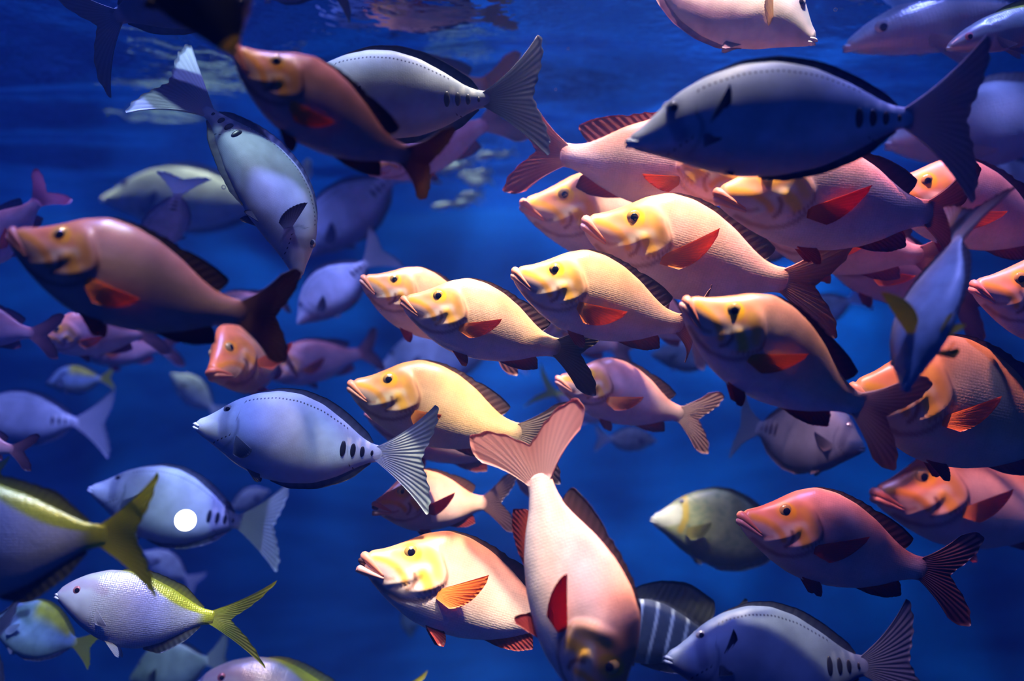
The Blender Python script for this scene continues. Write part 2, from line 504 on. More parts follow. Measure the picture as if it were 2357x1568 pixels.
SP['doctor'] = variant('surgeon', col=doctor_col, skin='plainfish', plates=False,
                       pect=dict(s=.3, z=-.02, L=.27, fan=50, up=10, out=62, c0=(.75, .52, .03), c1=(.62, .50, .05)),
                       pelv=dict(c0=(.7, .5, .03), c1=(.6, .45, .03), L=.13), tail=dict(c0=(.4, .42, .42), c1=(.12, .05, .1), A=30))
SP['white'] = variant('surgeon', col=white_col, skin='plainfish', plates=False, tail=dict(c0=(.6, .6, .6), c1=(.5, .5, .5)),
                      anal=dict(s0=.30, c0=(.62, .56, .60), c1=(.40, .26, .40)), pect=dict(L=.19, c0=(.75, .62, .36), c1=(.75, .68, .5), up=48, out=45, fan=20),
                      pelv=dict(c0=(.6, .6, .6), c1=(.6, .6, .6)))
SP['black'] = variant('surgeon', col=black_col, skin='plainfish', plates=False, tail=dict(c0=(.02, .02, .03), c1=(.02, .02, .03)), iris=(.05, .05, .06),
                      dorsal=dict(c0=(.015, .015, .02), c1=(.01, .01, .015)), anal=dict(c0=(.015, .015, .02), c1=(.01, .01, .015)),
                      pect=dict(c0=(.02, .02, .03), c1=(.02, .02, .03)), pelv=dict(c0=(.02, .02, .03), c1=(.02, .02, .03)))
SP['navy'] = variant('surgeon', col=navy_col, skin='plainfish', plates=False, tail=dict(A=52, r0=.14, r1=.46, c0=(.10, .13, .22), c1=(.10, .12, .18)),
                     dorsal=dict(c0=(.03, .04, .08), c1=(.02, .02, .04)), anal=dict(c0=(.03, .04, .08), c1=(.02, .02, .04)),
                     pect=dict(c0=(.05, .06, .1), c1=(.03, .03, .06)), pelv=dict(c0=(.03, .04, .08), c1=(.02, .02, .04)))
SP['jack'] = variant('yellow', col=jack_col, skin='silver', iris=(.6, .6, .6), tail=dict(c0=(.5, .55, .55), c1=(.4, .45, .45)),
                     top=[(0, .02), (.04, .05), (.1, .09), (.2, .13), (.35, .16), (.5, .16), (.65, .13), (.8, .08), (.92, .04), (1, .034)],
                     bot=[(0, -.02), (.04, -.05), (.1, -.08), (.2, -.12), (.35, -.16), (.5, -.17), (.65, -.14), (.8, -.08), (.92, -.04), (1, -.034)],
                     dorsal=dict(c0=(.4, .44, .45), c1=(.3, .34, .36)), anal=dict(c0=(.7, .7, .7), c1=(.6, .6, .6)), pect=dict(L=.16, c0=(.75, .75, .72), c1=(.7, .7, .7), up=-20),
                     pelv=dict(c0=(.8, .8, .8), c1=(.7, .7, .7)))
SP['dusky'] = variant('surgeon', col=dusky_col, skin='plainfish', plates=False)

CAT_NAME = dict(snapper='snapper', surgeon='surgeonfish', yellow='yellowtail_fish', rabbit='rabbitfish', olive='unicornfish', tang='sailfin_tang',
                doctor='doctorfish', white='pale_unicornfish', black='black_tang', navy='dark_surgeonfish', jack='silver_jack', dusky='reef_fish')

TRI = [0]


class Bender:
    """curls the straight fish: bend swings the tail sideways, arch lifts or drops it"""

    def __init__(self, bend, arch, headbend=0, tailbend=0):
        n = 700
        self.x = np.linspace(-.25, 1.85, n)
        dx = self.x[1] - self.x[0]
        g = np.clip((self.x - .35) / .95, 0, 1.5)
        th = math.radians(bend) * g ** 1.4 - math.radians(headbend) * np.clip((.35 - self.x) / .35, 0, 1.5)
        th = th + math.radians(tailbend) * sstep(.94, 1.2, self.x)
        ps = math.radians(arch) * (self.x - .45)
        i0 = np.argmin(np.abs(self.x - .4))

        def integ(v):
            c = np.concatenate([[0], np.cumsum((v[1:] + v[:-1]) / 2 * dx)])
            return c - c[i0]
        self.th, self.ps = th, ps
        self.bx, self.by = integ(np.cos(th)) + .4, integ(np.sin(th))
        self.ax, self.az = integ(np.cos(ps)) + .4, integ(np.sin(ps))

    def __call__(self, p):
        p = np.asarray(p, float).reshape(-1, 3)
        x, y, z = p[:, 0], p[:, 1], p[:, 2]
        ps = np.interp(x, self.x, self.ps)
        X = np.interp(x, self.x, self.ax) - z * np.sin(ps)
        Z = np.interp(x, self.x, self.az) + z * np.cos(ps)
        th = np.interp(X, self.x, self.th)
        return np.stack([np.interp(X, self.x, self.bx) - y * np.sin(th),
                         np.interp(X, self.x, self.by) + y * np.cos(th), Z], 1)


def fin_sheet(P, n, nu, nv, thick, rays, c0, c1, amp=.0):
    """closed thin blade. P(u,v)->Nx3, n(u,v)->Nx3 unit"""
    u, v = np.meshgrid(np.linspace(0, 1, nu), np.linspace(0, 1, nv), indexing='ij')
    u, v = u.ravel(), v.ravel()
    p = P(u, v); nn = n(u, v) if callable(n) else np.broadcast_to(np.array(n, float), p.shape)
    p = p + nn * (amp * np.sin(u * rays * 2 * np.pi) * v)[:, None]
    t = (thick * (1 - .75 * v))[:, None]
    co = np.concatenate([p + nn * t / 2, p - nn * t / 2])
    N = nu * nv
    f = [grid_faces(nu, nv), grid_faces(nu, nv, N, flip=True)]
    idx = np.arange(N).reshape(nu, nv)
    ring = np.concatenate([idx[:, 0], idx[-1, 1:], idx[::-1, -1][1:], idx[0, ::-1][1:-1]])
    a, b = ring, np.roll(ring, -1)
    f.append(np.stack([a, a + N, b + N, b], 1))
    fac = np.concatenate(f)
    c0, c1 = np.array(c0), np.array(c1)
    w = np.clip(v * 1.15 - .1, 0, 1)[:, None]
    pig = np.concatenate([c0 * (1 - w) + c1 * w, np.ones((N, 1))], 1)
    pig = np.concatenate([pig, pig])
    rest = np.stack([u * rays, v, 0 * u], 1); rest = np.concatenate([rest, rest])
    return co, fac, pig, rest


def ellipsoid(c, r, nu, nv, col):
    a = np.linspace(0, np.pi, nu); b = np.linspace(0, 2 * np.pi, nv, endpoint=False)
    A, B = np.meshgrid(a, b, indexing='ij')
    co = np.stack([np.sin(A) * np.cos(B) * r[0], np.cos(A) * r[1], np.sin(A) * np.sin(B) * r[2]], -1).reshape(-1, 3) + np.array(c)
    f = grid_faces(nu, nv, wrap=True)
    pig = np.tile(np.array([*col, 0.0]), (len(co), 1))
    return co, f, pig, co.copy()


def tube(path, rad, nv=8):
    path = np.array(path); n = len(path)
    t = np.gradient(path, axis=0); t /= np.linalg.norm(t, axis=1)[:, None] + 1e-9
    up = np.array([0, 0, 1.0])
    s = np.cross(t, up); s /= np.linalg.norm(s, axis=1)[:, None] + 1e-9
    w = np.cross(s, t)
    b = np.linspace(0, 2 * np.pi, nv, endpoint=False)
    co = path[:, None, :] + rad[:, None, None] * (np.cos(b)[None, :, None] * s[:, None, :] + np.sin(b)[None, :, None] * w[:, None, :])
    co = co.reshape(-1, 3)
    f = [grid_faces(n, nv, wrap=True)]
    j = np.arange(nv)
    k = len(co)
    co = np.concatenate([co, path[:1], path[-1:]])
    f.append(np.stack([np.full(nv, k), (j + 1) % nv, j, j], 1))
    f.append(np.stack([np.full(nv, k + 1), (n - 1) * nv + j, (n - 1) * nv + (j + 1) % nv, (n - 1) * nv + (j + 1) % nv], 1))
    return co, np.concatenate(f)


def fish(species, nose, base, d, label, yaw=0, roll=0, bend=0, arch=0, headbend=0, tailbend=0, deep=1.0, fat=1.0, flip=False, group=None, lod=1.0,
         pect=None, pelv=None, dorsal=None, anal=None, tail=None, mouth=0.0, tint=(1, 1, 1), name=None, cat='fish', **opt):
    """nose and base (end of the tail stem): photo pixels the two ends stand behind; d: distance in metres of the fish's middle;
    yaw > 0 turns the nose towards the viewer"""
    sp = SP[species]
    top, bot, wid = curve(sp['top']), curve(sp['bot']), curve(sp['wid'], .03)
    bd = Bender(bend, arch, headbend, tailbend)
    tint = np.array(tint)
    if species == 'snapper':
        deep = deep * .93
    # --- placement
    plen = math.hypot(base[0] - nose[0], base[1] - nose[1]) / F * d
    dy = plen * math.tan(math.radians(yaw)) / 2
    pn, pb = at(nose[0], nose[1], d - dy), at(base[0], base[1], d + dy)
    ends = bd([(0, 0, 0), (1, 0, 0)])
    chord = ends[1] - ends[0]
    size = (pb - pn).length / np.linalg.norm(chord)
    X = (pb - pn).normalized()
    view = ((pn + pb) / 2 - camo.location).normalized()
    Zd = X.cross(view)
    if Zd.length < 1e-6:
        Zd = Vector((0, 0, 1))
    Zd.normalize()
    if (Zd.z < 0) != bool(flip):
        Zd = -Zd
    Zd = Matrix.Rotation(math.radians(roll), 3, X) @ Zd
    Yd = Zd.cross(X)
    # frame of the bent chord (its own x axis) inside fish space
    lx = Vector(chord).normalized()
    ly = Vector((0, 0, 1)).cross(lx).normalized()
    lz = lx.cross(ly)
    A = Matrix((lx, ly, lz))                       # fish space -> chord space
    R = Matrix((X, Yd, Zd)).transposed()
    rot = R @ A
    centre = bd([(.45, 0, 0)])[0]
    org = pn + rot @ (Vector(centre - ends[0]) * size)

    def place(p):
        return (bd(p) - centre) * size

    def surf(s, z):
        """half width of the body at length s, height z"""
        t, b = top(s) * deep, bot(s) * deep
        zn = np.clip((z - (t + b) / 2) / ((t - b) / 2), -1, 1)
        return wid(s) * fat * np.sqrt(np.maximum(1 - zn ** 2, 0)) ** 1.1

    # --- body
    nr, na = max(24, int(112 * lod)), max(20, int(96 * lod) // 2 * 2)
    t = np.linspace(0, 1, nr)
    s = .55 * t + .45 * t ** 2
    s = s - s[0]
    ph = np.linspace(0, 2 * np.pi, na, endpoint=False)
    S, PH = np.meshgrid(s, ph, indexing='ij')
    S, PH = S.ravel(), PH.ravel()
    rnd = np.sqrt(np.clip(S / .022, 0, 1)) * .92 + .08
    tt, bb = top(S) * deep, bot(S) * deep
    mid, hh = (tt + bb) / 2, (tt - bb) / 2 * rnd
    zn = np.sin(PH)
    z = mid + hh * zn
    y = np.sign(np.cos(PH)) * np.abs(np.cos(PH)) ** 1.1 * wid(S) * fat * rnd
    zc = z / deep
    if sp['gill']:
        sg = GILL(np.clip((zc + .16) / .38, 0, 1))
        ds = S - sg
        amp = np.where(ds < 0, np.exp(-(ds / .05) ** 2), np.exp(-(ds / .012) ** 2)) * sstep(-.10, -.06, zc) * (1 - sstep(.14, .20, zc))
        ds2 = ds + .115
        amp += .6 * np.where(ds2 < 0, np.exp(-(ds2 / .04) ** 2), np.exp(-(ds2 / .012) ** 2)) * sstep(-.14, -.09, zc) * (1 - sstep(.02, .06, zc))
        y = y + np.sign(np.cos(PH)) * 0.0105 * amp * np.abs(np.cos(PH)) ** .5 * sstep(.1, .16, S)
        dth = seg_dist(S, zc, THROAT)
        y = y - np.sign(np.cos(PH)) * .004 * np.exp(-(dth / .013) ** 2) * sstep(.07, .11, S)
        # hollow before the eye
        dd = np.hypot((S - .12) / .05, (zc - .055) / .03)
        y = y - np.sign(np.cos(PH)) * .004 * np.exp(-dd ** 2)
    rest = np.stack([S, y, zc], 1)
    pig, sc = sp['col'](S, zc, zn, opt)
    tail_c = np.array((tail or {}).get('c0', sp['tail']['c0']))
    pig = mixc(pig, tail_c[None, :], sstep(.93, 1.0, S) * .85)
    pig = np.clip(pig * tint, 0, .95)
    pig = np.concatenate([pig, sc[:, None]], 1)
    co = np.stack([S, y, z], 1)
    faces = [grid_faces(nr, na, wrap=True)]
    k = len(co)
    co = np.concatenate([co, [[-.002, 0, mid[0]], [1.004, 0, mid[-1]]]])
    pig = np.concatenate([pig, pig[:1], pig[-1:]]); rest = np.concatenate([rest, rest[:1], rest[-1:]])
    j = np.arange(na)
    faces.append(np.stack([np.full(na, k), (j + 1) % na, j, j], 1))
    faces.append(np.stack([np.full(na, k + 1), (nr - 1) * na + j, (nr - 1) * na + (j + 1) % na, (nr - 1) * na + (j + 1) % na], 1))
    lat = None
    if sp['skin'] == 'surgeon':
        zl = top(rest[:, 0]) * .84
        fade = 9 * (1 - sstep(.2, .24, rest[:, 0])) + 9 * sstep(.80, .83, rest[:, 0])
        lat = np.stack([rest[:, 0] * 52, (rest[:, 2] - zl) * 52 + fade, 0 * zl], 1)
    nm = name or CAT_NAME[species]
    me = make_mesh(nm, place(co), np.concatenate(faces), pig, rest, lat)
    me.materials.append(M[sp['skin']])
    root = bpy.data.objects.new(nm, me)
    COL.objects.link(root)
    root.matrix_world = Matrix.Translation(org) @ rot.to_4x4()
    root['label'] = label; root['category'] = cat
    if group:
        root['group'] = group
    TRI[0] += len(me.polygons) * 2

    def part(pname, geo, mat, parent=root, raw=False):
        c_, f_, p_, r_ = geo
        m_ = make_mesh(pname, c_ if raw else place(c_), f_, p_, r_)
        m_.materials.append(M[mat])
        o = bpy.data.objects.new(pname, m_)
        COL.objects.link(o)
        o.parent = parent
        TRI[0] += len(m_.polygons) * 2
        return o

    q = max(.45, lod)

    def tc(c):
        return np.array(c) * tint

    # --- eyes
    es, ez, er = sp['eye']
    ez *= deep
    for sd in (1, -1):
        ys = float(surf(np.array(es), np.array(ez)))
        e = part('eye', ellipsoid((es, sd * (ys - .38 * er), ez), (er, .60 * er, er), max(8, int(18 * q)), max(10, int(26 * q)), sp['iris']), 'iris')
        part('pupil', ellipsoid((es - .03 * er, sd * (ys + .02 * er), ez), (.58 * er, .26 * er, .58 * er), max(7, int(12 * q)), max(8, int(20 * q)), (.01, .01, .01)), 'pupil', e)
    # --- lips
    if sp['lips'] or sp.get('snoutlips'):
        big = bool(sp['lips'])
        ls = .112 if big else .035
        k_ = np.linspace(-1, 1, 33)
        a_ = np.abs(k_)
        for which in ('upper_lip', 'lower_lip'):
            up_ = which == 'upper_lip'
            if big:
                ss = ls * a_ ** 1.5 + .003
                zz = -.008 - .052 * a_ ** 1.3 + ((.013 if up_ else -.016) * (1 - .6 * a_ ** 2)) + (0 if up_ else -mouth * .045 * (1 - a_ ** 1.5))
                ss = ss - (0 if up_ else -.004 + mouth * .022 * (1 - a_))
                r_ = (.023 if up_ else .020) * (1 - .72 * a_ ** 1.6)
                yy = np.sign(k_) * (np.interp(np.maximum(ss, 0), [0, .01, .03, .06, .13], [.0, .018, .028, .038, .055]) * fat) * np.minimum(1, a_ * 9) ** .5
            else:
                ss = ls * a_ ** 1.6 - .006
                zz = -.004 - .012 * a_ + (.007 if up_ else -.011)
                r_ = .0095 * (1 - .5 * a_ ** 3)
                yy = np.sign(k_) * np.interp(np.maximum(ss, 0), [0, .01, .035], [0, .016, .026]) * fat * np.minimum(1, a_ * 9) ** .5
            pth = np.stack([ss, yy, zz * deep], 1)
            c_, f_ = tube(pth, r_ * np.ones_like(k_), 10)
            if species == 'snapper':
                lc = (.80, .25, .15) if up_ else (.76, .34, .27)
            else:
                lc = tuple(np.clip(sp['col'](np.array([.03]), np.array([0.]), np.array([0.]), opt)[0][0] * 1.1, 0, 1))
            part(which, (c_, f_, np.tile(np.array([*(np.array(lc) * tint), 0.0]), (len(c_), 1)), c_.copy()), 'lip')
        if mouth > .3 and big:
            part('mouth', ellipsoid((.028, 0, -.022 * deep), (.050, .030, .020 * mouth + .006), 10, 14, (.05, .01, .01)), 'mouth')
    # --- tail fin
    tl = dict(sp['tail']); tl.update(tail or {})
    sprd = tl.get('spread', 1.0)
    rz = float(top(1.0)) * deep * .96
    Aa = math.radians(tl['A'] * sprd)

    def Pt(u, v):
        c = 2 * u - 1
        ac = np.abs(c)
        k_ = 1.5 + tl['rnd'] * .1
        r = tl['r0'] + (tl['r1'] - tl['r0']) * (ac ** k_ * (1 - tl['rnd']) + sstep(-.06, .78, ac) * tl['rnd'])
        r = r * (1 - tl['rnd'] * .40 * np.clip((ac - .74) / .26, 0, 1) ** 2)
        ang = Aa * np.sign(c) * ac ** (.9)
        ang2 = ang * (1 + .25 * (v - 1))
        ser = 1 + .018 * np.sin(u * 61) * v
        return np.stack([.965 + r * v * np.cos(ang2) * ser, 0 * u, c * rz * .9 + r * v * np.sin(ang2) * ser], 1)
    part('tail_fin', fin_sheet(Pt, (0, 1, 0), max(19, int(57 * q)), max(6, int(14 * q)), .016, 17, tc(tl['c0']), tc(tl['c1']), .0018), 'fin')
    # --- dorsal and anal fins
    for pname, key, prof, sg_, over in (('dorsal_fin', 'dorsal', top, 1, dorsal), ('anal_fin', 'anal', bot, -1, anal)):
        fd = dict(sp[key]); fd.update(over or {})
        hf = curve(fd['h'], .02)
        hs = fd.get('hs', 1.0)

        def Pm(u, v, fd=fd, prof=prof, sg_=sg_, hf=hf, hs=hs):
            ss = fd['s0'] + (fd['s1'] - fd['s0']) * u
            h = hf(u) * hs
            h = h * (1 - fd['spiny'] * .35 * np.abs(np.sin(u * 11 * np.pi)) * (u < .62))
            return np.stack([ss + v * h * fd['sweep'], 0 * u, prof(np.clip(ss, 0, 1)) * deep - sg_ * .012 + sg_ * v * (h + .012)], 1)
        part(pname, fin_sheet(Pm, (0, 1, 0), max(17, int(49 * q)), max(4, int(8 * q)), .011, 18 if key == 'dorsal' else 11, tc(fd['c0']), tc(fd['c1']), .002), 'fin')
    # --- pectoral fins
    pf = dict(sp['pect']); pf.update(pect or {})
    ys = float(surf(np.array(pf['s']), np.array(pf['z'] * deep)))
    for sd in (1, -1):
        o_ = math.radians(pf['out']); up0 = math.radians(pf['up']); fan = math.radians(pf['fan'])
        back = np.array([math.cos(o_), sd * math.sin(o_), 0]); upv = np.array([0, 0, 1.0])
        nn = np.array([-math.sin(o_), sd * math.cos(o_), 0])
        r0 = np.array([pf['s'] - .012, sd * (ys - .004), pf['z'] * deep])

        def Pp(u, v, back=back, upv=upv, nn=nn, r0=r0):
            a = up0 - fan * u
            Lr = pf['L'] * (1 - .70 * u ** .8) * (1 - .06 * (1 - np.clip(u * 9, 0, 1)))
            rootz = (.018 - .042 * u)
            cup = .10 * v * v * np.sin(u * np.pi) * pf['L']
            return (r0[None] + rootz[:, None] * upv + (Lr * v * np.cos(a))[:, None] * back + (Lr * v * np.sin(a))[:, None] * upv
                    - cup[:, None] * nn)
        part('pectoral_fin', fin_sheet(Pp, tuple(nn), max(13, int(33 * q)), max(5, int(11 * q)), .009, 12, tc(pf['c0']), tc(pf['c1']), .0025), 'fin')
    # --- pelvic fins
    vf = dict(sp['pelv']); vf.update(pelv or {})
    for sd in (1, -1):
        o_ = math.radians(vf.get('out', 22)); dn = math.radians(vf.get('down', 38)); fan = math.radians(vf['fan'])
        zb = float(bot(vf['s'])) * deep
        r0 = np.array([vf['s'], sd * .022, zb + .014])
        back = np.array([1.0, 0, 0]); dnv = np.array([0, sd * math.sin(o_), -math.cos(o_)])
        nn = np.cross(back, dnv); nn /= np.linalg.norm(nn)

        def Pv(u, v, back=back, dnv=dnv, r0=r0):
            a = dn - fan * (u - .3)
            Lr = vf['L'] * (1 - .55 * u ** 1.2) * (1 - .18 * (1 - np.clip(u * 6, 0, 1)))
            return r0[None] + (.03 * u)[:, None] * back + (Lr * v * np.cos(a))[:, None] * back + (Lr * v * np.sin(a))[:, None] * dnv
        part('pelvic_fin', fin_sheet(Pv, tuple(nn), max(9, int(21 * q)), max(4, int(8 * q)), .009, 7, tc(vf['c0']), tc(vf['c1']), .002), 'fin')
    # --- dark bony plates on the tail stem
    if sp.get('plates'):
        for sd in (1, -1):
            for ss, zz, a_, b_ in ((.790, .004, .0165, .044), (.843, .003, .0155, .038), (.893, .001, .0135, .030), (.945, 0, .008, .016)):
                ys = float(surf(np.array(ss), np.array(zz)))
                part('tail_plate', ellipsoid((ss, sd * (ys - .002), zz * deep), (a_, .008, b_ * deep), max(6, int(10 * q)), max(8, int(16 * q)), (0, 0, 0)), 'plate')
    return root

# ----------------------------------------------------------------------------
# the tank: back wall, floor, water surface, viewing pane
# ----------------------------------------------------------------------------


def struct(name, me, mat):
    o = bpy.data.objects.new(name, me)
    me.materials.append(mat)
    COL.objects.link(o)
    o['kind'] = 'structure'
    return o


def grid_obj(nx, ny, fn):
    u, v = np.meshgrid(np.linspace(0, 1, nx), np.linspace(0, 1, ny), indexing='ij')
    return make_mesh('grid', fn(u.ravel(), v.ravel()), grid_faces(nx, ny), None, None)


def wall_mat(name, c0, c1, scale):
    m, nt, b, out = new_mat(name)
    tc = nt.nodes.new('ShaderNodeTexCoord')
    mp = nt.nodes.new('ShaderNodeMapping'); mp.inputs['Scale'].default_value = scale
    nz = nt.nodes.new('ShaderNodeTexNoise'); nz.inputs['Scale'].default_value = 1; nz.inputs['Detail'].default_value = 5
    nz.inputs['Roughness'].default_value = .6; nz.inputs['Distortion'].default_value = .6
    cr = nt.nodes.new('ShaderNodeValToRGB')
    cr.color_ramp.elements[0].position = .35; cr.color_ramp.elements[0].color = (*c0, 1)
    cr.color_ramp.elements[1].position = .68; cr.color_ramp.elements[1].color = (*c1, 1)
    nt.links.new(tc.outputs['Object'], mp.inputs[0]); nt.links.new(mp.outputs[0], nz.inputs['Vector'])
    nt.links.new(nz.outputs[0], cr.inputs[0]); nt.links.new(cr.outputs[0], b.inputs['Base Color'])
    b.inputs['Roughness'].default_value = .85
    return m


BACK = 5.2
rng = np.random.RandomState(3)
_w = [(rng.uniform(.6, 3.2), rng.uniform(.6, 5.0), rng.uniform(0, 6.3), rng.uniform(0, 6.3)) for _ in range(9)]


def back_fn(u, v):
    x = -7 + 14 * u; z = -.9 + 3.6 * v
    d = sum(np.sin(x * a + p) * np.sin(z * b + q) / (a + b) for a, b, p, q in _w)
    return np.stack([x, BACK + .14 * d, z], 1)


struct('wall_back', grid_obj(160, 60, back_fn), wall_mat('rock_blue_light_streaks', (.014, .060, .24), (.06, .22, .60), (.7, .7, 2.6)))  # streaks in the wall colour imitate wavy light falling on it


def floor_fn(u, v):
    x = -7 + 14 * u; y = .4 + 5.2 * v
    return np.stack([x, y, -.75 + .02 * np.sin(x * 3 + y) * np.sin(y * 4)], 1)


struct('floor', grid_obj(90, 40, floor_fn), wall_mat('tank_bed', (.012, .02, .04), (.03, .05, .09), (2, 2, 2)))

# water surface: from below a mirror at a slant and clear straight up
m, nt, b, out = new_mat('water_surface')
nt.nodes.remove(b)
gl = nt.nodes.new('ShaderNodeBsdfGlossy'); gl.inputs['Color'].default_value = (.55, .78, .95, 1); gl.inputs['Roughness'].default_value = .03
trn = nt.nodes.new('ShaderNodeBsdfTransparent')
lw = nt.nodes.new('ShaderNodeLayerWeight'); lw.inputs['Blend'].default_value = .5
mr = nt.nodes.new('ShaderNodeMapRange')                # total reflection beyond about 48 degrees off the vertical
mr.inputs[1].default_value = .30; mr.inputs[2].default_value = .40
mx = nt.nodes.new('ShaderNodeMixShader')
nt.links.new(lw.outputs['Facing'], mr.inputs[0]); nt.links.new(mr.outputs[0], mx.inputs[0])
nt.links.new(trn.outputs[0], mx.inputs[1]); nt.links.new(gl.outputs[0], mx.inputs[2])
nt.links.new(mx.outputs[0], out.inputs[0])
tc = nt.nodes.new('ShaderNodeTexCoord')
nz = nt.nodes.new('ShaderNodeTexNoise'); nz.inputs['Scale'].default_value = 16; nz.inputs['Detail'].default_value = 2
bp = nt.nodes.new('ShaderNodeBump'); bp.inputs['Strength'].default_value = .25; bp.inputs['Distance'].default_value = .02
nt.links.new(tc.outputs['Object'], nz.inputs['Vector']); nt.links.new(nz.outputs[0], bp.inputs['Height'])
nt.links.new(bp.outputs[0], gl.inputs['Normal'])
WATER = m
_v = [(rng.uniform(3, 13) * math.cos(t), rng.uniform(3, 13) * math.sin(t), rng.uniform(0, 6.3)) for t in rng.uniform(0, 6.3, 16)]


def surf_fn(u, v):
    x = -6.5 + 13 * u; y = .5 + 4.8 * v
    z = sum(np.sin(x * a + y * b_ + p) / math.hypot(a, b_) for a, b_, p in _v)
    return np.stack([x, y, SURF + .042 * z], 1)


struct('water_surface', grid_obj(420, 170, surf_fn), WATER)

# ----------------------------------------------------------------------------
# the fish
# ----------------------------------------------------------------------------
SN = 'pink snappers of the school'
SU = 'blue-grey surgeonfish'
YT = 'silver fish with yellow tails'
FAR = 'blurred fish far back in the water'

# snappers
fish('snapper', (28, 535), (568, 722), 1.22, 'large blurred brown-pink snapper at the left edge with bright orange side fin', yaw=8, arch=22, bend=10, tailbend=48, group=SN, tail=dict(r1=.33),
     pect=dict(out=14, up=-4, L=.25, c0=(2.1, .8, .1), c1=(2.1, .5, .1)), tint=(.45, .40, .40), pelv=dict(c0=(.8, .16, .04), c1=(.75, .12, .04)), deep=.92)
fish('snapper', (545, 112), (942, 362), 1.20, 'blurred mauve snapper at the top, its snout touching the black tang with orange lips', yaw=12, arch=26, bend=14, tailbend=50, group=SN, roll=-4, tail=dict(r1=.33),
     pect=dict(out=12, up=4, L=.24, c0=(1.8, .65, .1), c1=(1.8, .4, .1)), tint=(.56, .48, .53), deep=.88)
fish('snapper', (835, 640), (1130, 770), 1.78, 'small pale orange snapper head peeping from behind another in mid-picture', yaw=14, group=SN, warm=1, arch=10)
fish('snapper', (928, 690), (1290, 803), 1.58, 'warm peach snapper in mid-picture with black forked tail and orange fin', yaw=4, group=SN, warm=.9, arch=6,
     pect=dict(up=24, out=12, L=.27), tail=dict(c0=(.16, .12, .09), c1=(.06, .03, .03)))
fish('snapper', (1184, 625), (1572, 748), 1.56, 'pale cream snapper at the centre, tail seen edge-on', yaw=10, group=SN, warm=.8, arch=12, tailbend=62, bend=12,
     pect=dict(up=6, out=26, fan=50))
fish('snapper', (1347, 508), (1815, 648), 1.66, 'largest bright pink snapper above centre with raised orange-red side fin', yaw=6, group=SN, arch=12, warm=.2,
     pect=dict(up=42, out=24, L=.30, fan=40), deep=1.0)
fish('snapper', (1203, 468), (1600, 560), 1.84, 'pink snapper head looking out left of the largest bright one', yaw=14, group=SN, warm=.2)
fish('snapper', (1578, 692), (1985, 935), 1.38, 'golden-headed snapper climbing right of centre with splayed grey-brown tail', yaw=8, group=SN, warm=.6, arch=14,
     pect=dict(up=32, out=16, L=.27), tail=dict(c0=(.55, .46, .40), c1=(.34, .22, .18)))
fish('snapper', (1650, 446), (2145, 492), 1.50, 'magenta-pink snapper right under the big grey surgeonfish, belly in shade', yaw=10, group=SN, bend=10, tailbend=18,
     pect=dict(up=26, out=14, L=.29, c0=(.7, .12, .05), c1=(.55, .06, .06)))
fish('snapper', (1745, 420), (1290, 355), 1.72, 'rosy snapper swimming right, half hidden behind the grey surgeonfish', yaw=12, group=SN, deep=1.0, roll=0,
     pect=dict(up=-4, out=14, L=.2), dorsal=dict(hs=1.35, c0=(.45, .12, .14), c1=(.25, .05, .06)), tail=dict(c0=(.66, .30, .24), c1=(.42, .08, .08)))
fish('snapper', (2030, 430), (2430, 545), 1.74, 'pale pink snapper leaving the right edge below the surgeonfish tail', yaw=4, group=SN,
     pect=dict(up=18, out=16))
fish('snapper', (1745, 520), (2125, 590), 1.80, 'pale snapper under the magenta one, its tail crossing behind the diving fish', yaw=0, group=SN)
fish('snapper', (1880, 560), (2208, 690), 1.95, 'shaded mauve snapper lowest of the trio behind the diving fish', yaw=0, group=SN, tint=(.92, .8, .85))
fish('snapper', (2240, 655), (2640, 770), 1.62, 'orange snapper head poking in from the right edge', yaw=6, group=SN, warm=.5)
fish('snapper', (1962, 893), (2470, 1005), 1.62, 'biggest brown-gold snapper cut by the right edge, orange fin held out', yaw=4, group=SN, warm=.9, tint=(.66, .74, .56),
     pect=dict(up=34, out=34, L=.25, c0=(1.4, .42, .06), c1=(1.35, .3, .06)), deep=1.2)
fish('snapper', (2012, 1135), (2480, 1185), 1.90, 'yellow-eyed snapper low at the right edge under the biggest one', yaw=8, group=SN, warm=.4, tint=(.80, .72, .66),
     pect=dict(up=28, out=30, L=.24))
fish('snapper', (1704, 1188), (2132, 1312), 1.58, 'single dusky pink snapper at lower right with dark forked tail', yaw=4, group=SN, tint=(.74, .72, .70), arch=6,
     pect=dict(up=26, out=16, L=.28, c0=(.62, .09, .06), c1=(.6, .07, .06)), tail=dict(c0=(.14, .06, .06), c1=(.07, .025, .03)))
fish('snapper', (1283, 872), (1572, 955), 1.84, 'small mauve snapper behind the black tail in mid-picture, fin held flat', yaw=12, group=SN,
     pect=dict(up=14, out=45, L=.30), tail=dict(c0=(.5, .36, .34), c1=(.36, .2, .2)))
fish('snapper', (806, 885), (1200, 1000), 1.72, 'olive-gold snapper left of centre with yellow cheek and small fan-like fin', yaw=6, group=SN, warm=1, tint=(.78, .80, .62), arch=6,
     pect=dict(up=6, out=30, L=.19, fan=58), tail=dict(c0=(.3, .22, .2), c1=(.10, .05, .06)))
fish('snapper', (862, 1162), (1120, 1158), 1.80, 'dark banded snapper with open orange mouth turned towards the viewer', yaw=34, group=SN, mouth=.9, tint=(.80, .66, .62), bend=-14,
     pect=dict(up=24, out=30, L=.28, c0=(.7, .08, .05), c1=(.6, .06, .05)), tail=dict(c0=(.12, .07, .09), c1=(.06, .03, .04)))
